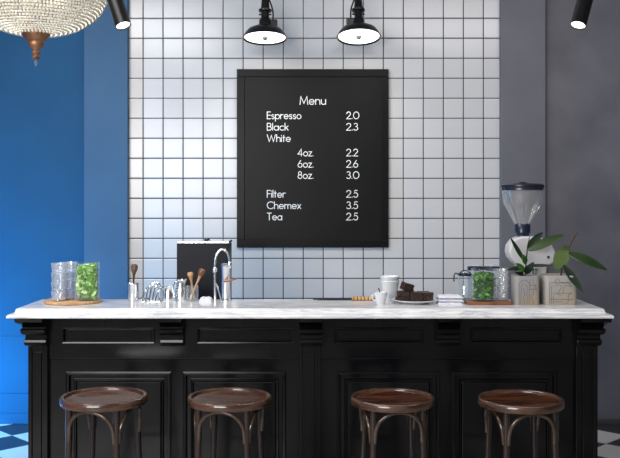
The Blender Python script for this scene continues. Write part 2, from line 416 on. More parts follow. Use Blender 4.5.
# ------------------------------------------------------------------ bar stools
def make_stool(label, loc, rz, sc):
    t = thing('bar_stool', label, 'stool', loc, rz, 'bentwood stools in front of the bar'); t.scale = (sc, sc, sc)
    zs, r = .748, .205
    bm = new()
    lathe(bm, [(0,zs-.022),(r-.02,zs-.022),(r-.02,zs-.012),(r-.035,zs-.0095),(r-.06,zs-.010),(r-.1,zs-.013),(0,zs-.016)][::-1], 64)
    obj('seat', bm, 'seat', t, smooth=True)
    bm = new()
    lathe(bm, [(r-.022,zs-.036),(r-.003,zs-.036),(r,zs-.032),(r+.001,zs-.02),(r,zs-.006),(r-.004,zs-.001),(r-.010,zs),(r-.018,zs-.002),(r-.022,zs-.008),(r-.022,zs-.036)], 64)
    obj('seat_rim', bm, 'rim', t, smooth=True)
    ang = [math.radians(a) for a in (45, 135, 225, 315)]
    R0, R1 = .170, .215
    for a in ang:
        bm = new()
        c, s = math.cos(a), math.sin(a)
        pts = []; rr = []
        for k in range(15):
            q = k/14; z = (zs-.036)*(1-q); rad = R0+(R1-R0)*(q**1.4)-.012*math.sin(math.pi*q)*(1-q)
            pts.append((rad*c, rad*s, z)); rr.append(.0165-.004*q)
        tube(bm, pts, rr, 12); obj('leg', bm, 'leg', t, smooth=True)
    # bentwood arches joining neighbouring legs just under the rim
    for i in range(4):
        a0, a1 = ang[i], ang[(i+1) % 4]
        am = a0+math.pi/4
        ux, uy = -math.sin(am), math.cos(am)      # along the chord
        ox, oy = math.cos(am), math.sin(am)
        half = R0*math.sin(math.pi/4)+.002; d0 = R0*math.cos(math.pi/4)+.010
        pts = []
        zb_, zt_ = .555, zs-.047
        for k in range(25):
            q = -1+2*k/24
            th = math.pi*(k/24)
            u = -math.cos(th)
            xx = half*u*.93
            zz = zb_+(zt_-zb_)*(math.sin(th)**.62 if math.sin(th) > 1e-4 else 0)
            bulge = .022*math.sin(th)
            pts.append((ux*xx+ox*(d0+bulge), uy*xx+oy*(d0+bulge), zz))
        obj('arch_brace', tube(new(), pts, .0095, 10), 'arch', t, smooth=True)
    pts = [(.166*math.cos(k*math.pi/24), .166*math.sin(k*math.pi/24), .27) for k in range(48)]
    obj('foot_ring', tube(new(), pts, .010, 10, closed=True), 'leg', t, smooth=True)
    return t
SY = 4.30
st = make_stool('brown bentwood bar stool at the far left, nearest the blue wall', (XP(104, SY), SY, 0), math.radians(-13), 1.0)
# the other three stools stand on the same floor; only their place and turn differ
for px, y, rz, lab in ((229.7, SY+.04, -12, 'reddish brown bentwood bar stool below the left edge of the menu board'),
                       (392.7, SY+.03, 7, 'brown bentwood bar stool right of the middle pilaster, below the brownies'),
                       (520.8, SY-.0, 9, 'darkest brown bentwood bar stool at the right end, below the potted plants')):
    dup(st, (XP(px, y), y, 0), lab, rz=math.radians(rz), scale=.985)
st['label'] = 'brown bentwood bar stool at the left end, nearest the blue wall'

# ------------------------------------------------------------------ menu board
mbx0, mbx1, mby0, mby1 = 236.8, 388.6, 69, 247.6
Yb_ = WY-.03
board = thing('menu_board', 'large black framed menu board with white lettering on the tiled wall', 'menu board', (XP(312.7, Yb_), WY, ZP(mby1, Yb_)))
inv = Vector((-board.location.x, -board.location.y, -board.location.z))
def mobj(name, bm, m, **k):
    bmesh.ops.translate(bm, verts=bm.verts, vec=inv); return obj(name, bm, m, board, **k)
bx0, bx1, bz1, bz0 = XP(mbx0, Yb_), XP(mbx1, Yb_), ZP(mby0, Yb_), ZP(mby1, Yb_)
fw = .058
mobj('panel', box(new(), bx0+.02, bx1-.02, Yb_+.008, WY-.001, bz0+.02, bz1-.02), 'board')
bm = new(); box(bm, bx0, bx1, Yb_, WY-.001, bz0, bz0+fw); box(bm, bx0, bx1, Yb_, WY-.001, bz1-fw, bz1)
box(bm, bx0, bx0+fw, Yb_, WY-.001, bz0+fw, bz1-fw); box(bm, bx1-fw, bx1, Yb_, WY-.001, bz0+fw, bz1-fw)
mobj('frame', bm, 'frame', bevel=.003)

def arc(cx, cy, rx, ry, a0, a1, n=14):
    return [(cx+rx*math.cos(math.radians(a0+(a1-a0)*i/n)), cy+ry*math.sin(math.radians(a0+(a1-a0)*i/n))) for i in range(n+1)]
O = arc(.31,.31,.31,.31,0,360,20)
G = {
 'M': ([[(0,0),(.1,1),(.47,.12),(.84,1),(.94,0)]], .94),
 'e': ([[(.02,.31)]+arc(.31,.31,.31,.31,0,318)], .62),
 'n': ([[(0,0),(0,.62)], arc(.26,.36,.26,.26,180,0)+[(.52,0)]], .52),
 'u': ([[(0,.62)]+arc(.26,.26,.26,.26,180,360), [(.52,.62),(.52,0)]], .52),
 'E': ([[(.5,1),(0,1),(0,0),(.5,0)], [(0,.52),(.46,.52)]], .5),
 's': ([arc(.2,.465,.17,.155,35,270)+arc(.2,.155,.2,.155,90,-145)], .4),
 'p': ([[(0,.62),(0,-.32)], O], .62),
 'r': ([[(0,0),(0,.62)], arc(.26,.36,.26,.26,180,65)], .36),
 'o': ([O], .62),
 'B': ([[(0,0),(0,1),(.28,1)]+arc(.28,.76,.23,.24,90,-90)+[(0,.52)], [(.3,.52)]+arc(.3,.26,.27,.26,90,-90)+[(0,0)]], .57),
 'l': ([[(0,0),(0,1.02)]], .02),
 'a': ([O, [(.62,.62),(.62,0)]], .62),
 'c': ([arc(.31,.31,.31,.31,48,312)], .54),
 'k': ([[(0,0),(0,1.02)], [(.42,.62),(.02,.26)], [(.15,.38),(.44,0)]], .44),
 'W': ([[(0,1),(.3,0),(.6,.9),(.9,0),(1.2,1)]], 1.2),
 'h': ([[(0,0),(0,1.02)], arc(.26,.36,.26,.26,180,0)+[(.52,0)]], .52),
 'i': ([[(0,0),(0,.62)], [(0,.86),(0,.9)]], .02),
 't': ([[(.14,0),(.14,.9)], [(0,.62),(.32,.62)]], .32),
 '4': ([[(.5,0),(.5,1),(0,.28),(.66,.28)]], .66),
 'z': ([[(0,.62),(.44,.62),(0,0),(.46,0)]], .46),
 '.': ([[(0,.03),(.03,.03)]], .04),
 '6': ([arc(.3,.3,.3,.3,0,360,20), [(.06,.46),(.4,1)]], .6),
 '8': ([arc(.29,.76,.22,.24,0,360,18), arc(.29,.27,.29,.27,0,360,18)], .58),
 'F': ([[(.48,1),(0,1),(0,0)], [(0,.52),(.42,.52)]], .48),
 'C': ([arc(.5,.5,.5,.5,45,315,20)], .86),
 'm': ([[(0,0),(0,.62)], arc(.22,.4,.22,.22,180,0)+[(.44,0)], arc(.66,.4,.22,.22,180,0)+[(.88,0)]], .88),
 'x': ([[(0,0),(.46,.62)], [(0,.62),(.46,0)]], .46),
 'T': ([[(0,1),(.64,1)], [(.32,1),(.32,0)]], .64),
 '2': ([arc(.28,.72,.27,.28,170,-35)+[(0,0),(.58,0)]], .58),
 '0': ([arc(.39,.5,.39,.5,0,360,22)], .78),
 '3': ([arc(.26,.76,.22,.24,150,-90)+arc(.26,.26,.28,.26,90,-150)], .54),
 '5': ([[(.5,1),(.16,1),(.07,.56)]+arc(.25,.33,.29,.33,125,-150)], .55),
}
def word(txt, x0, x1, yb, ch, bold=.105, label=None):
    """letters drawn as strokes, fitted between two pixel columns; yb the baseline row, ch cap height in pixels"""
    Yl = WY-.024
    gap = .17
    tot = sum(G[c][1] for c in txt)+gap*(len(txt)-1)
    sx = (x1-x0)/tot; bm = new(); x = x0; dz_ = 0
    for c in txt:
        for stroke in G[c][0]:
            pts = [P(x+a*sx, yb-b*ch, Yl) for a, b in stroke]
            w = bold*ch*Yl/F/2
            pts = [q for k, q in enumerate(pts) if k == 0 or (q-pts[k-1]).length > 1e-6]
            dz_ += 1; off = Vector((0, -.0003*(dz_ % 3), 0))
            n = len(pts); lf, rt_ = [], []
            closed = (pts[0]-pts[-1]).length < 1e-5
            for i in range(n):
                d0 = (pts[i]-pts[i-1]).normalized() if i > 0 else ((pts[-1]-pts[-2]).normalized() if closed else (pts[1]-pts[0]).normalized())
                d1 = (pts[i+1]-pts[i]).normalized() if i < n-1 else ((pts[1]-pts[0]).normalized() if closed else d0)
                n0, n1 = Vector((-d0.z, 0, d0.x)), Vector((-d1.z, 0, d1.x))
                mt = (n0+n1)
                mt = mt.normalized() if mt.length > 1e-4 else n0
                k_ = min(1/max(.3, mt.dot(n0)), 2.2)
                ex = Vector((0,0,0))
                if not closed and i == 0: ex = -d1*w*.8
                if not closed and i == n-1: ex = d0*w*.8
                lf.append(pts[i]+mt*w*k_+off+ex); rt_.append(pts[i]-mt*w*k_+off+ex)
            bk = Vector((0,.004,0))
            A = [bm.verts.new(v) for v in lf]; B = [bm.verts.new(v) for v in rt_]
            C_ = [bm.verts.new(v+bk) for v in lf]; D = [bm.verts.new(v+bk) for v in rt_]
            for i in range(n-1):
                bm.faces.new((A[i], A[i+1], B[i+1], B[i])); bm.faces.new((C_[i], D[i], D[i+1], C_[i+1]))
                bm.faces.new((A[i], C_[i], C_[i+1], A[i+1])); bm.faces.new((B[i], B[i+1], D[i+1], D[i]))
            bm.faces.new((A[0], B[0], D[0], C_[0])); bm.faces.new((A[-1], C_[-1], D[-1], B[-1]))
        x += (G[c][1]+gap)*sx
    o = mobj('lettering', bm, 'letter')
    o['label'] = 'white lettering reading '+txt
word('Menu', 300, 325.6, 104.4, 7.9, .105)
for t, x1, yb in (('Espresso', 301, 118.8), ('Black', 288.2, 130.2), ('White', 290.4, 141.6), ('Filter', 285.4, 197.3), ('Chemex', 300.8, 208.7), ('Tea', 281.8, 220.0)):
    word(t, 267.2, x1, yb, 6.9)
for t, yb in (('4oz.', 156.0), ('6oz.', 167.3), ('8oz.', 178.5)):
    word(t, 298, 313.2, yb, 6.9)
for t, yb in (('2.0', 118.8), ('2.3', 130.2), ('2.2', 156.0), ('2.6', 167.3), ('3.0', 178.5), ('2.5', 197.3), ('3.5', 208.7), ('2.5', 220.0)):
    word(t, 346.6, 359.0 if t[-1] == '0' else 357.8, yb, 6.9)

# ------------------------------------------------------------------ gooseneck lamps over the board
def wall_lamp(px, py, tilt, lab, side):
    Yl = 6.45
    c = P(px, py, Yl)
    t = thing('wall_lamp', lab, 'lamp', c, 0, 'gooseneck lamps above the menu board')
    rot = Matrix.Rotation(math.radians(-tilt), 3, 'X')    # open side turned towards the room
    r = .158
    bm = new()
    lathe(bm, [(r,0),(r+.002,.003),(r,.008),(r-.014,.036),(r-.035,.062),(r-.07,.080),(.05,.088),(.036,.092),(.034,.096),(0,.096)], 48, mtx=rot)
    lathe(bm, [(r,0),(r-.003,.001),(r-.018,.034),(r-.037,.056),(.05,.080),(0,.082)], 48, mtx=rot)
    obj('shade', bm, 'iron', t, smooth=True)
    obj('glow_disc', lathe(new(), [(0,.010),(r-.012,.010),(r-.012,.014),(0,.014)], 48, mtx=rot), 'lampdisc', t, smooth=True)  # added glowing disc standing for the bulb-lit inside of the shade
    obj('bulb', lathe(new(), [(0,-.012),(.012,-.009),(.02,0),(.021,.009),(0,.0095)], 20, mtx=rot), 'bulbgrey', t, smooth=True)
    obj('socket', lathe(new(), [(0,.090),(.044,.090),(.044,.135),(.036,.148),(.030,.152),(.028,.198),(.046,.202),(.048,.214),(.032,.222),(.026,.30),(0,.30)], 24, mtx=rot), 'iron', t, smooth=True)
    top = rot @ Vector((0,0,.285))
    zt = 3.3-c.z; yw = WY-Yl
    pts = bez(top, top+Vector((0,0,.12)), (0, .02, zt+.06), (0, yw*.5, zt+.06), 12)+bez((0, yw*.5, zt+.06), (0, yw*.8, zt+.06), (0, yw*.9, zt), (0, yw-.012, zt), 8)[1:]
    obj('gooseneck_arm', tube(new(), pts, .011, 12), 'iron', t, smooth=True)
    rr = Matrix.Rotation(math.radians(90), 3, 'X')
    obj('wall_plate', lathe(new(), [(0,0),(.05,0),(.05,.012),(0,.015)], 24, c=(0, yw, zt), mtx=rr), 'iron', t, smooth=True)
    obj('switch_box', box(new(), side*.058-.03, side*.058+.03, .0, .06, .085, .140), 'iron', t, bevel=.004)
    kp = rot @ Vector((0,0,.18))
    obj('cable', tube(new(), bez((side*.055, .03, .138), (side*.065, .05, .24), (side*.03, .03, .26), (side*.012, .012, .34), 10), .006, 8), 'iron', t, smooth=True)
    bm = new(); tube(bm, [kp+Vector((-.045,0,0)), kp+Vector((.045,0,0))], .006, 8)
    obj('thumb_screw', bm, 'iron', t, smooth=True)
    ld = bpy.data.lights.new('wall_lamp_light', 'SPOT'); ld.energy = 14; ld.spot_size = math.radians(150); ld.spot_blend = 1; ld.shadow_soft_size = .1; ld.color = (1,.95,.88)
    lo = bpy.data.objects.new('wall_lamp_light', ld); COL.objects.link(lo); lo.location = c+rot @ Vector((0,0,-.03)); lo.rotation_euler = (math.radians(-tilt), 0, 0)
wall_lamp(265, 38.7, 8, 'black gooseneck dish lamp, left one of the pair over the menu board', 1)
wall_lamp(358.8, 37.6, 12, 'black gooseneck dish lamp, right one of the pair over the menu board', -1)

# ------------------------------------------------------------------ track spotlights
def spotlight(p_face, p_top, lab, energy):
    d = (Vector(p_face)-Vector(p_top)).normalized()
    t = thing('spotlight', lab, 'spotlight', p_top, 0, 'black cylinder spotlights hung from the ceiling')
    q = (-d).to_track_quat('Z', 'Y').to_matrix()
    Ln = .2; f = Vector(p_face)-Vector(p_top)
    r = .031
    obj('housing', lathe(new(), [(0,.02),(r-.004,.02),(r-.003,0),(r,0),(r,Ln),(r-.006,Ln+.006),(0,Ln+.006)], 32, c=f, mtx=q), 'iron', t, smooth=True)
    obj('lens', lathe(new(), [(0,.006),(r-.004,.006),(r-.004,.012),(0,.012)], 32, c=f, mtx=q), 'spotface', t, smooth=True)
    top = f-d*(Ln*.75)
    obj('drop_rod', tube(new(), [top+Vector((0,0,.0)), top+Vector((0,0,CEIL-p_top[2]-top.z-.02))], .006, 10), 'iron', t, smooth=True)
    obj('ceiling_mount', lathe(new(), [(0,-.03),(.045,-.03),(.05,-.02),(.05,0),(0,0)], 24, c=(top.x, top.y, CEIL-p_top[2])), 'iron', t, smooth=True)
    ld = bpy.data.lights.new('spotlight_beam', 'SPOT'); ld.energy = energy; ld.spot_size = math.radians(70); ld.spot_blend = .8; ld.shadow_soft_size = .03; ld.color = (1,.94,.86)
    lo = bpy.data.objects.new('spotlight_beam', ld); COL.objects.link(lo); lo.location = Vector(p_face)+d*.01
    lo.rotation_euler = (-d).to_track_quat('Z', 'Y').to_euler()
spotlight(P(123.4, 26, 3.5), P(113, -6, 3.545), 'black cylindrical spotlight beside the crystal chandelier, left', 14)
spotlight(P(578, 25.6, 3.5), P(586.5, -6, 3.545), 'black cylindrical spotlight over the grey wall on the right', 14)

# ------------------------------------------------------------------ crystal chandelier
CYY = 4.0
cc = P(36, 0, CYY); cz = 2.638
ch = thing('chandelier', 'round crystal beaded chandelier with copper finial at the top left', 'chandelier', (cc.x, CYY, 2.36))
a_, b_ = .318, .225
zo = cz-2.36
def ell(th): # th: -90 bottom .. +90 top
    th = math.radians(th); e = 1.0
    return a_*math.cos(th)**.9 if math.cos(th) > 1e-6 else 0, b_*math.sin(th)
bm = new()
rows = 40
for k in range(rows):
    th = -78+k*(78+72)/(rows-1)
    r, z = ell(th)
    n = max(18, int(2*math.pi*r/.0158))
    for i in range(n):
        a = 2*math.pi*(i+.5*(k % 2)*0)/n
        o = Vector((r*math.cos(a), r*math.sin(a), z+zo)); s = .0076
        rad = Vector((math.cos(a), math.sin(a), 0)); tg = Vector((-math.sin(a), math.cos(a), 0))
        slope = Vector((math.cos(a)*math.sin(-math.radians(th)), math.sin(a)*math.sin(-math.radians(th)), math.cos(math.radians(th)))).normalized()
        nm = tg.cross(slope).normalized()
        v = [bm.verts.new(o+tg*s*math.cos(q)+slope*s*math.sin(q)) for q in [j*math.pi/3 for j in range(6)]]
        f, g = bm.verts.new(o+nm*s*.8), bm.verts.new(o-nm*s*.8)
        for j in range(6):
            bm.faces.new((v[j], v[(j+1) % 6], f)); bm.faces.new((v[(j+1) % 6], v[j], g))
obj('crystal_basket', bm, 'bead', ch)
bm = new()
for k in range(0, rows, 1):
    th = -78+k*(78+72)/(rows-1); r, z = ell(th)
    tube(bm, [(r*math.cos(q*math.pi/20), r*math.sin(q*math.pi/20), z+zo-.0077*math.cos(math.radians(th))) for q in range(40)], .0010, 5, closed=True)
obj('wire_frame', bm, 'brass', ch, smooth=True)
bm = new(); th = math.radians(72); r, z = ell(72)
lathe(bm, [(r-.01,z+zo),(r+.012,z+zo),(r+.014,z+zo+.03),(r-.01,z+zo+.035),(r-.01,z+zo)], 40)
obj('top_band', bm, 'brass', ch, smooth=True)
fz = zo-b_
obj('finial', lathe(new(), [(0,fz+.034),(.062,fz+.034),(.064,fz+.028),(.062,fz+.018),(.056,fz+.012),(.050,fz+.002),(.044,fz-.006),(.034,fz-.012),(.036,fz-.024),(.030,fz-.034),(.020,fz-.042),(.014,fz-.052),(.019,fz-.062),(.013,fz-.072),(.018,fz-.082),(.010,fz-.092),(0,fz-.094)], 32, c=(0,0,-.018)), 'brass', ch, smooth=True)
obj('crystal_drop', lathe(new(), [(0,fz-.110),(.006,fz-.116),(.009,fz-.124),(.005,fz-.134),(0,fz-.142)], 12), 'thick_glass', ch, smooth=True)
for i in range(3):
    a = i*2.094+.4
    obj('bulb', lathe(new(), [(0,-.05),(.03,-.03),(.036,0),(.03,.03),(.014,.055),(0,.06)], 20, c=(.11*math.cos(a), .11*math.sin(a), zo+.0)), 'bulbglow', ch, smooth=True)
bm = new()
for i in range(3):
    a = i*2.094+.4; tube(bm, bez((.11*math.cos(a), .11*math.sin(a), zo+.055), (.11*math.cos(a), .11*math.sin(a), zo+.16), (.02*math.cos(a), .02*math.sin(a), zo+.12), (0,0,zo+.26), 8), .006, 8)
for i in range(3):
    a = i*2.094; tube(bm, [(r*math.cos(a), r*math.sin(a), z+zo+.03), (0,0,zo+.45)], .004, 8)
tube(bm, [(0,0,zo+.24), (0,0,CEIL-2.36-.02)], .007, 10)
obj('hanging_frame', bm, 'brass', ch, smooth=True)
obj('ceiling_rose', lathe(new(), [(0,-.04),(.03,-.035),(.06,-.01),(.065,0),(0,0)], 32, c=(0,0,CEIL-2.36)), 'brass', ch, smooth=True)

# ------------------------------------------------------------------ things on the counter
def onto(px, Y, z=ZT): return Vector((XP(px, Y), Y, z))
def tumbler_mesh(rt, rb, h, w=.0028):
    bm = new()
    lathe(bm, [(0,0),(rb-.003,0),(rb,.003),(rb+.001,.010),(rb-.001,.013),(rb+(rt-rb)*.5,h*.5),(rt-.001,h-.006),(rt+.0015,h-.003),(rt,h),(rt-w,h-.001),(rb+(rt-rb)*.5-w,h*.5),(rb-w,.013),(rb-.008,.010),(0,.009)], 28)
    return bm
ORD = ['bottom tumbler', 'second tumbler up', 'third tumbler up', 'topmost tumbler']
def stack(px, Y, z, n, rt, rb, h, pitch, where, group, mat_='tumbler'):
    o0 = None
    for k in range(n):
        nm = ORD[k] if k < n-1 else 'topmost tumbler'
        loc = onto(px, Y, z+k*pitch)
        if o0 is None:
            o0 = obj('glass_tumbler', tumbler_mesh(rt, rb, h), mat_, smooth=True, loc=loc); o = o0
        else:
            o = o0.copy(); COL.objects.link(o); o.location = loc
        tag(o, 'clear glass, %s of the stack %s' % (nm, where), 'glass', group)
def leafy(bm, c, L_, W_, d, up, bend=.25, fold=.15, n=6):
    """one real leaf blade: pointed oval, folded along the midrib, curving along its length, with thickness"""
    d = d.normalized(); s = d.cross(up).normalized(); u = s.cross(d).normalized()
    top, bot = [], []
    th = W_*.05
    for i in range(n+1):
        t = i/n; w = W_*.5*math.sin(math.pi*min(1, t**.85))**.75 if 0 < t < 1 else 0
        p = c+d*L_*t+u*(-bend*L_*t*t)
        for lst, o in ((top, th*.5), (bot, -th*.5)):
            if w == 0: lst.append([bm.verts.new(p+u*o)])
            else: lst.append([bm.verts.new(p-s*w+u*(fold*w+o)), bm.verts.new(p+u*o), bm.verts.new(p+s*w+u*(fold*w+o))])
    for lst in (top, bot):
        for a, b in zip(lst, lst[1:]):
            if len(a) == 1: bm.faces.new((a[0], b[0], b[1])); bm.faces.new((a[0], b[1], b[2]))
            elif len(b) == 1: bm.faces.new((a[0], b[0], a[1])); bm.faces.new((a[1], b[0], a[2]))
            else: bm.faces.new((a[0], b[0], b[1], a[1])); bm.faces.new((a[1], b[1], b[2], a[2]))
    for k in (0, 2):
        for i in range(n):
            a, b = top[i], top[i+1]; c_, d_ = bot[i], bot[i+1]
            g = lambda L2: L2[0] if len(L2) == 1 else L2[k]
            vs = [g(a), g(b), g(d_), g(c_)]
            try: bm.faces.new(vs)
            except ValueError: pass
def bunch(name, c, r, h, n, m, label, seed, pale=None, z0=.012, pf=.4):
    rnd = random.Random(seed)
    bm = new()
    for i in range(6):
        a = rnd.random()*6.28; q = rnd.random()*r*.6
        tube(bm, bez((q*.4*math.cos(a), q*.4*math.sin(a), z0), (q*math.cos(a), q*math.sin(a), h*.3), (q*math.cos(a+.5), q*math.sin(a+.5), h*.6), (q*1.2*math.cos(a+.3), q*1.2*math.sin(a+.3), h*.95), 6), .0015, 5)
    bm2 = new()
    for i in range(n):
        L_ = rnd.uniform(.024, .040)
        while True:
            a = rnd.random()*6.28; q = r*math.sqrt(rnd.random()); z = z0+.004+rnd.random()*(h-z0)
            d = Vector((rnd.gauss(0,1), rnd.gauss(0,1), rnd.gauss(.2,.7))).normalized()
            p = Vector((q*math.cos(a), q*math.sin(a), z)); e = p+d*L_
            if math.hypot(e.x, e.y) < r+.001 and z0 < e.z < h+.012 and q < r-.003: break
        leafy(bm2 if (pale and rnd.random() < pf) else bm, p, L_, L_*.6, d, Vector((rnd.gauss(0,1), rnd.gauss(0,1), 1.5)).normalized(), n=4)
    root = thing(name, label, 'herbs', c)
    obj('leafy_stems', bm, m, root)
    if pale and len(bm2.verts): obj('pale_leaves', bm2, pale, root)
    return root
def jar_mesh(r, h, w=.003):
    return lathe(new(), [(0,0),(r-.006,0),(r,.006),(r,h-.01),(r+.001,h-.004),(r-.001,h),(r-w,h-.002),(r-w,.012),(r-w-.005,.008),(0,.008)], 40)

# left group on a round board
LB = onto(73, 5.06)
o = obj('round_board', lathe(new(), [(0,0),(.155,0),(.16,.004),(.16,.012),(.156,.015),(0,.015)], 56), 'lightwood', smooth=True, loc=LB)
tag(o, 'pale round wooden board under the glass stacks at the left end of the counter', 'board')
zt = ZT+.015
stack(58.8, 4.99, zt, 4, .0415, .037, .0525, .0525, 'at the left edge of the round board', 'tumbler stacks on the left board')
stack(69.6, 5.085, zt, 4, .0415, .037, .0525, .0525, 'beside the mint jar', 'tumbler stacks on the left board')
mj = onto(87.2, 5.03, zt)
o = obj('glass_jar', jar_mesh(.068, .211), 'glass', smooth=True, loc=mj); tag(o, 'wide clear glass jar full of bright green mint on the left round board', 'jar')
bunch('mint_bunch', mj, .0635, .196, 760, 'mint', 'bright green mint leaves with painted highlights filling the jar at the left end', 3, 'mintlit')

# steel canister with a brush
c = onto(133.2, 5.14)
o = obj('steel_canister', lathe(new(), [(0,0),(.028,0),(.030,.002),(.030,.094),(.032,.097),(.030,.1),(.0275,.098),(.0275,.004),(0,.003)], 32), 'steel', smooth=True, loc=c)
tag(o, 'narrow polished steel canister at the left edge of the tiles holding a brush', 'canister')
def brush(name, base, tip, hl, label, m_head='bristle', m_handle='band', hr=.018):
    base, tip = Vector(base), Vector(tip); d = (tip-base).normalized(); Lh = (tip-base).length
    t = thing(name, label, 'brush', base)
    q = d.to_track_quat('Z', 'Y').to_matrix()
    obj('handle', lathe(new(), [(0,0),(.005,0),(.006,.01),(.005,Lh*.5),(.007,Lh-hl-.012),(.010,Lh-hl-.004),(.010,Lh-hl+.004),(0,Lh-hl+.004)], 16, mtx=q), m_handle, t, smooth=True)
    obj('brush_head', lathe(new(), [(0,Lh-hl),(.010,Lh-hl),(hr*.8,Lh-hl*.7),(hr,Lh-hl*.35),(hr*.85,Lh-hl*.1),(hr*.4,Lh),(0,Lh)], 20, mtx=q), m_head, t, smooth=True)
brush('coffee_brush', c+Vector((-.004,0,.006)), P(134.5, 264, 5.14), .052, 'dark bristle brush standing head up in the steel canister', 'bristle', 'band', .021)

# milk jugs and the lying jug
def milk_jug(loc, r, h, label, rot=None, rz=0):
    t = thing('milk_jug', label, 'jug', loc, 0, 'steel milk jugs behind the bar')
    bm = new()
    seg = 36
    prof = [(0,0),(r*.97,0),(r,.004),(r,h*.25),(r*.93,h*.5),(r*.76,h*.78),(r*.75,h*.9),(r*.8,h),(r*.77,h),(r*.72,h*.9),(r*.73,h*.78),(r*.9,h*.5),(r*.96,h*.25),(r*.95,.008),(0,.006)]
    lathe(bm, prof, seg)
    for v in bm.verts:   # pull a pouring spout
        if v.co.z > h*.8:
            a = math.atan2(v.co.y, v.co.x)
            k = max(0, math.cos(a))**10*(v.co.z-h*.8)/(h*.2)
            v.co.x += k*r*.45; v.co.z += k*h*.10
    obj('body', bm, 'steel', t, smooth=True)
    hp = bez((-r*.76,0,h*.86), (-r*1.5,0,h*.95), (-r*1.7,0,h*.3), (-r*.98,0,h*.22), 14)
    obj('handle', tube(new(), hp, r*.09, 10, flat=1.6), 'steel', t, smooth=True)
    t.rotation_euler = rot if rot else (0,0,rz)
    return t
milk_jug(onto(181, 5.155), .034, .118, 'taller steel milk jug in front of the black box beside the wooden brushes', rz=math.radians(-15))
milk_jug(onto(168.6, 5.115), .034, .085, 'shorter steel milk jug between the chrome wire rack and the taller jug', rz=math.radians(-60))
# steel colander like rack: hooped wire
def wire_rack():
    t = thing('wire_rack', 'chrome wire rack with curved hoops on the counter right of the steel canister', 'rack', onto(153, 5.13))
    bm = new(); w, dp = .052, .05
    base = [(-w,-dp,.004),(w*.9,-dp,.004),(w*.9,dp,.004),(-w,dp,.004)]
    tube(bm, base, .004, 8, closed=True)
    obj('base_wire', bm, 'chrome', t, smooth=True)
    for k in range(5):
        x = -w*.75+k*w*.36; h = .045+.065*math.sin((k+1)/6*math.pi)
        pts = bez((x-.01,-dp,.004), (x+.0,-dp*.9,h*1.3), (x+.03,dp*.9,h*1.3), (x+.02,dp,.004), 14)
        obj('hoop', tube(new(), pts, .0045, 8), 'chrome', t, smooth=True)
    obj('carry_handle', tube(new(), bez((-w*1.3,-.03,.004), (-w*.9,-.03,.03), (-w*.6,-.02,.12), (w*.75,-.02,.105), 16), .004, 8), 'chrome', t, smooth=True)
wire_rack()
# glass jar with wooden brushes
gj = onto(192.3, 5.13)
o = obj('glass_jar', jar_mesh(.034, .088), 'thick_glass', smooth=True, loc=gj); tag(o, 'small glass jar holding two wooden tamper brushes in front of the black box', 'jar')
brush('wooden_brush', gj+Vector((.008,.012,.011)), P(190, 272, 5.142), .034, 'short upright wooden brush in the small glass jar', 'lightwood', 'lightwood', .019)
brush('wooden_brush', gj+Vector((-.012,-.010,.011)), P(203, 269, 5.118), .044, 'round brown wooden brush leaning right out of the small glass jar', 'brownwood', 'lightwood', .021)
# folded cloth
def cloth_obj(name, c, w, d, h, label, seed, layers=1):
    rnd = random.Random(seed); bm = new(); nx, ny = 14, 10
    for l in range(layers):
        zb0 = h*l/layers; hh = h/layers*.96; ox, oy = rnd.uniform(-.006,.006)*(l > 0), rnd.uniform(-.004,.004)*(l > 0)
        gt, gb = [], []
        for i in range(nx+1):
            rt, rb = [], []
            for j in range(ny+1):
                u, v = -1+2*i/nx, -1+2*j/ny
                ef = (1-abs(u)**6)*(1-abs(v)**6)
                x, y = u*w/2+ox, v*d/2+oy
                z = hh*(.55+.45*ef)*(.9+.1*math.sin(7*u+seed)*math.cos(5*v))*(.35+.65*(ef > .0))
                rt.append(bm.verts.new((x, y, zb0+z))); rb.append(bm.verts.new((x*.995, y*.995, zb0)))
            gt.append(rt); gb.append(rb)
        for g, fl in ((gt, 0), (gb, 1)):
            for i in range(nx):
                for j in range(ny): bm.faces.new((g[i][j], g[i+1][j], g[i+1][j+1], g[i][j+1]))
        for i in range(nx):
            bm.faces.new((gt[i][0], gt[i+1][0], gb[i+1][0], gb[i][0])); bm.faces.new((gt[i][ny], gt[i+1][ny], gb[i+1][ny], gb[i][ny]))
        for j in range(ny):
            bm.faces.new((gt[0][j], gt[0][j+1], gb[0][j+1], gb[0][j])); bm.faces.new((gt[nx][j], gt[nx][j+1], gb[nx][j+1], gb[nx][j]))
    o = obj(name, bm, 'cloth', smooth=True, loc=c); return tag(o, label, 'cloth')
cloth_obj('folded_cloth', onto(206, 5.11), .07, .08, .028, 'small folded white cloth between the brush jar and the tap', 2)

# tap
tp = onto(222, 5.15)
t = thing('water_tap', 'chrome gooseneck water tap with a steel column in front of the black box', 'tap', tp)
def tl(px, py, dy=0): return P(px, py, 5.15+dy)-tp
obj('column', lathe(new(), [(0,0),(.034,0),(.034,.006),(.027,.012),(.027,.185),(.030,.19),(.030,.205),(.022,.212),(0,.214)], 28, c=(.024,0,0)), 'steel', t, smooth=True)
pts = [tl(216, 299), tl(215.6, 285), tl(215.4, 266)]+bez(tl(215.4, 266), tl(215.5, 244), tl(229.5, 244), tl(230.3, 262), 14)[1:]
pts = [p+Vector((0,-.045,0)) for p in pts]; pts[0].z = 0.001
obj('gooseneck', tube(new(), pts, .0062, 12), 'chrome', t, smooth=True)
e = pts[-1]
obj('nozzle', lathe(new(), [(0,.0),(.010,0),(.013,-.004),(.013,-.03),(.009,-.036),(0,-.036)], 20, c=e+Vector((0,0,.004))), 'chrome', t, smooth=True)
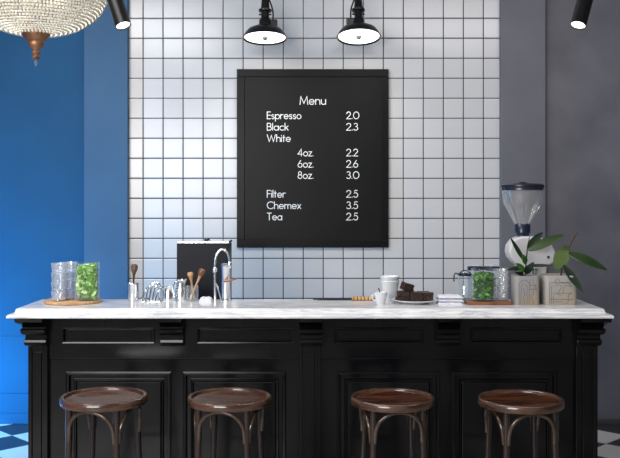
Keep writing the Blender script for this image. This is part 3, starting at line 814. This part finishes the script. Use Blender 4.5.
obj('collar', lathe(new(), [(.006,-.012),(.012,-.012),(.014,-.004),(.014,.006),(.010,.014),(.006,.014)], 16, c=pts[1]+Vector((0,0,.09))), 'chrome', t, smooth=True)
obj('lever', tube(new(), [tl(224, 281, -.035), tl(230, 280.5, -.045), tl(237, 278.5, -.045)], [.009,.006,.004], 10), M['brass'], t, smooth=True)
obj('strut', tube(new(), [tl(216, 283, -.045), tl(219, 292, -.045), Vector((tl(222.5, 299).x, -.045, .001))], .004, 8), 'chrome', t, smooth=True)

# black box behind the counter
by = 5.46
bx = thing('black_box', 'tall black box with a thin metal lid behind the bar, left of the menu board', 'box', (XP(202.5, by), by+.12, .90))
w = 51.5*by/F/2; hb = ZP(243.5, by)-.90
obj('body', box(new(), -w, w, -.12, .12, 0, hb), 'boxblack', bx, bevel=.004)
obj('lid', box(new(), -w+.003, w+.004, -.125, .12, hb, hb+.014), 'steel', bx, bevel=.003)
obj('lid_knob', lathe(new(), [(0,0),(.016,0),(.018,.006),(.014,.014),(0,.016)], 20, c=(.02,-.05,hb+.014)), 'iron', bx, smooth=True)

# knife with banded handle
ky = 5.14
kn = thing('bread_knife', 'long thin knife with banded brown handle along the back of the counter', 'knife', onto(345, ky))
x0, x1, xe = XP(313, ky)-kn.location.x, XP(352, ky)-kn.location.x, XP(373.5, ky)-kn.location.x
bm = new()
sec = []
for k in range(13):
    q = k/12; x = x0+(x1-x0)*q; wd = .026*(min(1, q*5+.08))
    sec.append([bm.verts.new(v) for v in ((x, .012-wd, .0045), (x, .012, .0075), (x, .012, .0095), (x, .012-wd, .006))])
for a, b in zip(sec, sec[1:]):
    for i in range(4): bm.faces.new((a[i], a[(i+1) % 4], b[(i+1) % 4], b[i]))
bm.faces.new(sec[0]); bm.faces.new(sec[-1][::-1])
obj('blade', bm, 'iron', kn)
bm = new(); n = 12
tube(bm, [(x1+(xe-x1)*i/n, 0, .0115) for i in range(n+1)], [.0105+.0012*math.cos(i/n*6.28*2) for i in range(n+1)], 14)
obj('handle', bm, 'honeywood', kn, smooth=True)
for i in range(6):
    x = x1+(xe-x1)*(i+.5)/6
    obj('dark_ring', lathe(new(), [(.0095,-.0022),(.0122,-.0022),(.0122,.0022),(.0095,.0022)], 16, c=(x,0,.0125), mtx=Matrix.Rotation(math.pi/2, 3, 'Y')), 'band', kn, smooth=True)

# cups
def espresso_cup():
    c = onto(380.7, 4.96)
    t = thing('espresso_cup', 'small white espresso cup with a spoon standing left of the brownie plate', 'cup', c)
    r, h = .036, .068
    obj('body', lathe(new(), [(0,0),(.022,0),(.024,.004),(.030,.03),(r,h),(r-.002,h+.001),(r-.004,h-.001),(.026,.03),(.02,.008),(0,.006)], 32), 'porcelain', t, smooth=True)
    obj('handle', tube(new(), bez((-.031,0,.055), (-.055,0,.06), (-.052,0,.02), (-.027,0,.02), 12), .0036, 8), 'porcelain', t, smooth=True)
    obj('coffee', lathe(new(), [(0,.054),(.0295,.054),(.0295,.0545),(0,.0548)], 24), 'coffee', t)
    s = thing('teaspoon', 'steel teaspoon with brown handle leaning in the small white cup', 'spoon', c+Vector((.0,0,.012)))
    obj('bowl', lathe(new(), [(0,0),(.006,.001),(.009,.005),(.008,.006),(0,.0035)], 16, c=(.012,0,.0)), 'steel', s, smooth=True)
    obj('spoon_handle', tube(new(), [(.010,0,.004), (0,0,.04), (-.012,0,.078)], [.002,.0025,.004], 8), 'brownwood', s, smooth=True)
espresso_cup()
cb = onto(389.6, 5.153)
def paper_cup(loc, label):
    o = obj('white_cup', lathe(new(), [(0,0),(.034,0),(.036,.003),(.054,.108),(.057,.112),(.055,.116),(.052,.113),(.0345,.006),(0,.004)], 40), 'porcelain', smooth=True, loc=loc)
    return tag(o, label, 'cup', 'nested white cups behind the brownies')
p1 = paper_cup(cb, 'lower of two nested wide white cups behind the small espresso cup')
p2 = p1.copy(); COL.objects.link(p2); p2.location = cb+Vector((0,0,.024)); p2['label'] = 'upper of two nested wide white cups behind the small espresso cup'

# plate with brownies
pc = onto(414.8, 5.04)
o = obj('plate', lathe(new(), [(0,0),(.075,0),(.08,.004),(.115,.010),(.131,.017),(.133,.019),(.130,.0205),(.112,.0145),(.08,.0085),(0,.007)], 64), 'porcelain', smooth=True, loc=pc)
tag(o, 'round white plate carrying the brownies right of the white cups', 'plate')
def brownie(loc, size, rz, tilt, label, seed):
    rnd = random.Random(seed); sx, sy, sz = size
    bm = new(); bmesh.ops.create_cube(bm, size=1)
    bmesh.ops.subdivide_edges(bm, edges=bm.edges[:], cuts=5, use_grid_fill=True)
    for v in bm.verts:
        rough_ = .035 if abs(v.co.z) < .49 or v.co.z > 0 else .0
        v.co += Vector((rnd.gauss(0,rough_*.6), rnd.gauss(0,rough_*.6), rnd.gauss(0,rough_*.7) if v.co.z > -.49 else 0))
        v.co.x *= sx; v.co.y *= sy; v.co.z = (v.co.z+.5)*sz
    o = obj('brownie', bm, 'brownie', smooth=True, loc=loc)
    o.data.materials.append(M['brownie_top'])
    for p in o.data.polygons:
        if p.normal.z > .6: p.material_index = 1
    o.rotation_euler = (tilt[0], tilt[1], rz)
    return tag(o, label, 'brownie', 'brownies piled on the white plate')
z0 = ZT+.0085
def bl(px, y, z): return Vector((XP(px, y), y, z))
brownie(bl(402.6, 5.005, z0), (.068,.055,.029), .08, (0,0), 'flat chocolate brownie at the front left of the plate', 1)
brownie(bl(403.0, 5.01, z0+.0305), (.066,.055,.029), -.06, (0,.03), 'chocolate brownie lying on the front left brownie, under the tilted piece', 2)
brownie(bl(415.6, 4.995, z0), (.068,.05,.055), .05, (0,0), 'tall chocolate brownie at the front middle of the plate', 3)
brownie(bl(427.6, 5.01, z0), (.062,.055,.052), -.10, (0,0), 'chocolate brownie at the front right of the plate', 4)
brownie(bl(409.5, 5.075, z0), (.07,.055,.05), .1, (0,0), 'chocolate brownie at the back left of the plate', 5)
brownie(bl(423, 5.08, z0), (.066,.055,.05), -.05, (0,0), 'chocolate brownie at the back right of the plate', 6)
brownie(bl(406.0, 5.015, z0+.062), (.06,.052,.042), .35, (.12,.28), 'small chocolate brownie tilted on top of the pile', 7)
cloth_obj('folded_napkins', onto(449.5, 4.99), .135, .10, .052, 'pile of folded white napkins between the brownie plate and the jars', 5, 3)

# right group: board, jar of herbs, tumblers, clip jars
rb = onto(487.6, 4.99)
bm = new(); box(bm, -.122, .122, -.07, .075, 0, .018)
o = obj('serving_board', bm, 'brownwood', loc=rb, bevel=.004); tag(o, 'brown wooden serving board under the herb jar on the right of the counter', 'board')
zr = ZT+.018
hj = onto(483.6, 4.985, zr)
o = obj('glass_jar', jar_mesh(.068, .178), 'glass', smooth=True, loc=hj); tag(o, 'wide clear glass jar of dark green herbs on the brown serving board', 'jar')
bunch('herb_bunch', hj, .0635, .152, 700, 'herb', 'dark green herb leaves filling the jar on the right serving board', 11, 'mint', pf=.12)
stack(502.6, 4.985, zr, 4, .033, .029, .044, .044, 'right of the dark herb jar', 'tumblers on the serving board')
def clip_jar(px, Y, r, h, label, z=ZT, clip=True):
    c = onto(px, Y, z)
    t = thing('clip_jar' if clip else 'storage_jar', label, 'jar', c, 0, 'lidded jars behind the herb jar')
    obj('glass_body', lathe(new(), [(0,0),(r-.006,0),(r,.006),(r,h-.03),(r-.008,h-.016),(r-.008,h-.004),(r-.011,h-.004),(r-.011,h-.017),(r-.003,h-.032),(r-.003,.008),(0,.007)], 36), 'thick_glass', t, smooth=True)
    obj('lid', lathe(new(), [(0,h+.002),(r-.004,h+.0),(r-.002,h+.004),(r-.004,h+.012),(r*.5,h+.018),(0,h+.02)], 36), 'thick_glass', t, smooth=True)
    if clip:
        bm = new()
        tube(bm, [((r-.005)*math.cos(k*math.pi/16), (r-.005)*math.sin(k*math.pi/16), h-.008) for k in range(32)], .003, 8, closed=True)
        tube(bm, bez((-r+.004,0,h-.008), (-r-.012,0,h+.012), (-r-.026,0,h+.005), (-r-.022,0,h-.045), 12), .0035, 8)
        tube(bm, bez((-r+.004,-.01,h-.006), (-r*.6,-.02,h+.03), (r*.3,-.02,h+.026), (r-.004,-.01,h-.006), 14), .0035, 8)
        tube(bm, bez((-r+.004,.01,h-.002), (-r*.4,-.03,h+.012), (r*.5,-.03,h+.004), (r-.004,0,h-.016), 14), .003, 8)
        obj('wire_clip', bm, 'iron', t, smooth=True)
        obj('rubber_seal', lathe(new(), [(r-.012,h-.004),(r+.001,h-.004),(r+.001,h+.001),(r-.012,h+.001),(r-.012,h-.004)], 36), 'navyplastic', t, smooth=True)
    else:
        obj('rubber_band', lathe(new(), [(r-.009,h-.016),(r+.001,h-.016),(r+.001,h+.005),(r-.009,h+.005),(r-.009,h-.016)], 36), 'navyplastic', t, smooth=True)
clip_jar(465.0, 5.07, .040, .16, 'clear glass jar with black wire clip, left of and behind the herb jar')
clip_jar(475.3, 5.15, .044, .19, 'clear glass storage jar with navy band directly behind the dark herb jar', clip=False)
clip_jar(491.5, 5.14, .044, .19, 'clear storage jar with navy band behind the tumblers, next to the grinder', clip=False)

# coffee grinder
gy = 5.135
g0 = onto(526, gy)
gr = thing('coffee_grinder', 'white coffee grinder with clear cone hopper and black lid behind the plants', 'coffee grinder', g0)
def gz(py): return ZP(py, gy)-ZT
def gx(px): return XP(px, gy)-g0.x
hc = gx(522.5)
# hopper: clear ribbed cone
prof = []
rt = 20.3*gy/F; rbm = 7.2*gy/F
zt_, zm, zb2 = gz(188), gz(202), gz(225)
bm = new(); seg = 48
outer = [(rbm, zb2), (rbm+(rt-rbm)*.25, zb2+(zm-zb2)*.3), (rt*.80, gz(207)), (rt*.93, zm), (rt, zt_)]
inner = [(r-.003, z) for r, z in outer[::-1]]
lathe(bm, outer+inner+[outer[0]], seg)
for v in bm.verts:
    if v.co.z < zm-.01:
        a = math.atan2(v.co.y, v.co.x); k = 1+.035*math.cos(a*8)
        v.co.x *= k; v.co.y *= k
bmesh.ops.translate(bm, verts=bm.verts, vec=(hc, 0, 0))
obj('hopper', bm, 'hopperglass', gr, smooth=True)
for k in range(10):
    a = 2*math.pi*(k+.5)/10
    obj('hopper_rib', tube(new(), [(hc+r_*math.cos(a), r_*math.sin(a), z_) for r_, z_ in ((rbm-.001, zb2), (outer[1][0]*.99, outer[1][1]), (outer[2][0]*.99, outer[2][1]), (outer[3][0]*.985, outer[3][1]-.01))], .0028, 6), 'tumbler', gr, smooth=True)
obj('hopper_band', lathe(new(), [(rt-.004,zt_-.012),(rt+.002,zt_-.012),(rt+.002,zt_-.001),(rt-.004,zt_-.001),(rt-.004,zt_-.012)], 48, c=(hc,0,0)), 'navyplastic', gr, smooth=True)
obj('hopper_lid', lathe(new(), [(0,zt_),(rt+.003,zt_),(rt+.006,zt_+.006),(rt+.004,zt_+.018),(rt-.01,zt_+.024),(.03,zt_+.027),(.02,zt_+.034),(0,zt_+.035)], 48, c=(hc,0,0)), 'blackplastic', gr, smooth=True)
zc0, zc1 = gz(235.5), gz(223.5)
obj('collar', lathe(new(), [(0,zc0),(.036,zc0),(.038,zc0+.012),(.044,zc0+.016),(.044,zc1-.004),(.041,zc1),(0,zc1)], 32, c=(hc,0,0)), 'navyplastic', gr, smooth=True)
# head: rounded outline of the grinder body, swept across its width
outline = [(519,236),(512,239),(507.5,245),(506.5,251),(508,257),(512,262),(517,266),(519,273),(519,287),(516,300),(547,300),(544,287),(543.5,276),(545,266),(551,262.5),(553,258),(552.5,250),(549,244),(543,239),(536,236)]
bm = new(); hw = .062
fr = [bm.verts.new((gx(x), -hw, gz(y) if y < 300 else .012)) for x, y in outline]
bk = [bm.verts.new((gx(x), hw, gz(y) if y < 300 else .012)) for x, y in outline]
bm.faces.new(fr); bm.faces.new(bk[::-1])
for i in range(len(fr)): j = (i+1) % len(fr); bm.faces.new((fr[i], fr[j], bk[j], bk[i]))
obj('body', bm, 'whitebody', gr, smooth=True, bevel=.012, seg=4)
obj('foot', box(new(), gx(514), gx(549), -.07, .068, 0, .014), 'blackplastic', gr, bevel=.004)
obj('dial', lathe(new(), [(0,0),(.007,0),(.007,.006),(0,.008)], 16, c=(gx(545.2), -hw, gz(256.3)), mtx=Matrix.Rotation(math.pi/2, 3, 'X')), 'blackplastic', gr, smooth=True)
obj('spout', lathe(new(), [(0,0),(.012,0),(.015,.02),(.02,.04),(0,.04)], 20, c=(gx(531), -hw-.006, gz(274))), 'steel', gr, smooth=True)

# potted plants
def pot_mesh(w, h, d=None):
    """rounded square pot with an open top"""
    bm = new(); d = d or w
    def loop(hx, hy, z, r):
        vs = []
        for cx_, cy_, a0 in ((hx-r, hy-r, 0), (-hx+r, hy-r, 90), (-hx+r, -hy+r, 180), (hx-r, -hy+r, 270)):
            for k in range(6):
                a = math.radians(a0+90*k/5); vs.append(bm.verts.new((cx_+r*math.cos(a), cy_+r*math.sin(a), z)))
        return vs
    hx, hy = w/2, d/2
    Ls = [loop(hx*.96, hy*.96, 0, .02), loop(hx, hy, .008, .024), loop(hx, hy, h-.004, .024), loop(hx-.003, hy-.003, h, .022), loop(hx-.007, hy-.007, h-.002, .02), loop(hx-.008, hy-.008, h*.5, .02)]
    for a, b in zip(Ls, Ls[1:]):
        n = len(a)
        for i in range(n): bm.faces.new((a[i], a[(i+1) % n], b[(i+1) % n], b[i]))
    bm.faces.new(Ls[0][::-1]); bm.faces.new(Ls[-1])
    return bm
def leaf(root, Y, a, b, wpx, m, dy=0.0, bend=.12, fold=.25, roll=0.0, name='leaf'):
    """a from/to pixel pair at depth Y (+dy at the tip)"""
    A = P(a[0], a[1], Y)-root.location; B = P(b[0], b[1], Y+dy)-root.location
    d = B-A; L_ = d.length; W_ = wpx*Y/F
    up = Matrix.Rotation(roll, 3, d.normalized()) @ Vector((0, -1, .35))
    bm = new(); 
    u = (d.normalized().cross(up)).normalized().cross(d.normalized())
    leafy(bm, A, L_/math.sqrt(1+bend*bend)*1.0, W_, d+(-u*0 if False else u*bend*L_*.9), up, bend=bend, fold=fold, n=12)
    return obj(name, bm, m, root, smooth=True)
Y1 = 4.975
def drawing(root, w, h, d, lines):
    """thin ink lines drawn on the front and back of a pot; u, v run 0..1 over the flat face"""
    bm = new()
    for sgn in (-1, 1):
        for ln in lines:
            tube(bm, [(-(sgn)*(-.5+u)*w*.74, sgn*(d/2+.0001), .008+v*(h-.016)) for u, v in ln], .0009, 5)
    obj('line_drawing', bm, 'ink', root, smooth=True)
def wavy(p0, p1, amp, n, k=18, ph=0):
    o = []
    for i in range(k+1):
        t = i/k; x, y = p0[0]+(p1[0]-p0[0])*t, p0[1]+(p1[1]-p0[1])*t
        s_ = amp*math.sin(n*math.pi*t+ph); o.append((x+s_*(p1[1]-p0[1]), y-s_*(p1[0]-p0[0])))
    return o
r1 = onto(525, Y1)
pl1 = thing('potted_plant', 'left potted rubber plant with long dark leaves in front of the coffee grinder', 'plant', r1)
hp1 = ZP(276, 4.92)-ZT
obj('pot', pot_mesh(25*4.9/F, hp1, .13), 'pot1', pl1, smooth=True)
drawing(pl1, 25*4.9/F, hp1, .13, [[(.02,0),(.02,.7)]+arc(.3,.7,.28,.2,180,0)+[(.58,0)], [(.12,.0),(.14,.6)]+arc(.3,.62,.16,.14,180,0)+[(.46,.0)], [(.58,.55),(1,.55)], wavy((.75,.0),(.75,.55),.12,3), [(.62,.95),(.62,.7),(.98,.7)], wavy((.28,0),(.3,.6),.08,4), wavy((.88,.55),(.8,1),.1,2)])
obj('soil', lathe(new(), [(0,hp1-.022),(.056,hp1-.022),(.054,hp1-.014),(.02,hp1-.009),(0,hp1-.008)], 24), 'soil', pl1, smooth=True)
pt = [P(525, 281, Y1), P(525.5, 270, Y1), P(526.5, 258, Y1), P(527.5, 246, Y1), P(530, 236, Y1)]
obj('stem', tube(new(), [p-r1 for p in pt], [.005,.0045,.004,.0035,.002], 8), 'stem', pl1, smooth=True)
leaf(pl1, Y1, (527,251), (565,234.5), 9.5, 'rubber', -.03, bend=.10, fold=.3)
leaf(pl1, Y1, (527,249), (543,232), 8, 'rubberdark', .03, bend=.05)
leaf(pl1, Y1, (525,262), (510,237), 4.5, 'rubberdark', -.02, bend=-.08)
leaf(pl1, Y1, (525.5,266), (553,265.5), 3.6, 'rubberdark', -.03, bend=.05)
leaf(pl1, Y1, (525,268), (506,270), 5, 'rubberdark', -.03, bend=.1)
leaf(pl1, Y1, (525,272), (516,263), 6, 'herb', -.04, bend=.1)
leaf(pl1, Y1, (525,274), (534,262), 7, 'rubberdark', -.05, bend=.1)
leaf(pl1, Y1, (524,275), (515,272.5), 5, 'rubberdark', -.05, bend=.2)
leaf(pl1, Y1, (526,264), (522,254), 6, 'herb', -.04, bend=.1)
Y2 = 4.985
r2 = onto(557.8, Y2)
pl2 = thing('potted_plant', 'right potted rubber plant with a round leaf coloured as backlit and drooping dark leaves', 'plant', r2)
hp2 = ZP(275.5, 4.92)-ZT
obj('pot', pot_mesh(32.5*4.9/F, hp2, .15), 'pot2', pl2, smooth=True)
drawing(pl2, 32.5*4.9/F, hp2, .15, [[(0,.05),(0,.8),(.95,.8)], [(.08,0),(.08,.68),(.3,.68)], [(.16,.0),(.16,.4),(.9,.4)], wavy((.3,.95),(.48,.3),.16,3), wavy((.36,.95),(.9,.62),.12,2), [(.0,.18),(1,.16)], [(.55,.4),(.62,.7),(.95,.66)], wavy((.6,0),(.95,.4),.15,2), [(.2,.08),(.55,.08)]])
obj('soil', lathe(new(), [(0,hp2-.022),(.066,hp2-.022),(.064,hp2-.014),(.02,hp2-.009),(0,hp2-.008)], 24), 'soil', pl2, smooth=True)
pt = [P(560.5, 282, Y2), P(561.5, 270, Y2), P(563, 260, Y2), P(567, 250, Y2), P(569.5, 245, Y2)]
obj('stem', tube(new(), [p-r2 for p in pt], [.0055,.005,.0045,.004,.0035], 8), 'stem', pl2, smooth=True)
pt = [P(568.5, 247, Y2), P(571.5, 241, Y2), P(575, 236, Y2), P(579, 231.5, Y2)]
obj('leaf_sheath', tube(new(), [p-r2 for p in pt], [.005,.0052,.004,.001], 10), 'sheath', pl2, smooth=True)
leaf(pl2, Y2-.015, (565.5,248), (555.5,270), 15, 'rubberlit', -.03, bend=.08, fold=.1)
leaf(pl2, Y2, (566.5,252.5), (607.5,270), 9.5, 'rubber', -.02, bend=.12, fold=.3)
leaf(pl2, Y2-.05, (563,264.5), (583.5,293), 8, 'rubberdark', -.06, bend=-.12, fold=.3)
leaf(pl2, Y2, (570,250), (562,246), 5, 'rubberlit', -.03, bend=.1)

# ------------------------------------------------------------------ light
def area(name, loc, target, sx, sy, energy, col=(1,1,1), spread=180):
    ld = bpy.data.lights.new(name, 'AREA'); ld.shape = 'RECTANGLE'; ld.size = sx; ld.size_y = sy; ld.energy = energy; ld.color = col
    ld.spread = math.radians(spread)
    o = bpy.data.objects.new(name, ld); COL.objects.link(o); o.location = loc
    o.rotation_euler = (Vector(loc)-Vector(target)).to_track_quat('Z', 'Y').to_euler()
    return o
area('shopfront_daylight', (-2.3, -.4, 2.15), (-.3, 5.5, 1.25), 2.8, 1.5, 185, (1,.975,.95))
area('ceiling_fill', (-1.7, 4.1, 3.5), (-1.1, 5.0, 0), 1.6, .8, 64, (1,.98,.96))  # unseen fill light added overhead to brighten the marble
area('floor_fill', (-1.3, 2.6, 3.55), (-1.0, 3.0, 0), 1.6, 1.2, 38, (1,.98,.95))  # fill added to light the floor that the bar front reflects
area('tile_fill', (1.5, 4.2, 3.5), (1.5, 6.77, .9), 2.4, .5, 30, (1,.97,.94))  # unseen fill added to brighten the tiles and wall on the right
area('blue_lamp', (-3.5, 5.6, .42), (-2.9, 6.77, .35), .7, .7, 80, (.0,.47,1), 150)
ld = bpy.data.lights.new('blue_floor_fill', 'SPOT'); ld.energy = 190; ld.spot_size = math.radians(62); ld.spot_blend = .7; ld.shadow_soft_size = .12; ld.color = (0,.45,1)  # second blue light, added to strengthen the blue on the floor
lo = bpy.data.objects.new('blue_floor_fill', ld); COL.objects.link(lo); lo.location = (-3.3, 5.7, 1.5)
lo.rotation_euler = (Vector((-3.3, 5.7, 1.5))-Vector((-2.55, 6.35, 0))).to_track_quat('Z', 'Y').to_euler()

w = bpy.data.worlds.new('World'); S.world = w; w.use_nodes = True
w.node_tree.nodes['Background'].inputs[0].default_value = (1,.98,.96,1)
w.node_tree.nodes['Background'].inputs[1].default_value = .22

# ------------------------------------------------------------------ camera
cd = bpy.data.cameras.new('camera'); cam = bpy.data.objects.new('camera', cd); COL.objects.link(cam)
cam.location = (0, 0, H); cam.rotation_euler = (math.radians(90), 0, 0)
cd.sensor_fit = 'HORIZONTAL'; cd.sensor_width = 36; cd.lens = F/620*36
cd.shift_x = 0; cd.shift_y = -29/620
cd.clip_start = .05; cd.clip_end = 60
S.camera = cam
S.view_settings.view_transform = 'Standard'; S.view_settings.look = 'None'
S.view_settings.gamma = 1; S.view_settings.exposure = 0.1; S.view_settings.use_curve_mapping = False
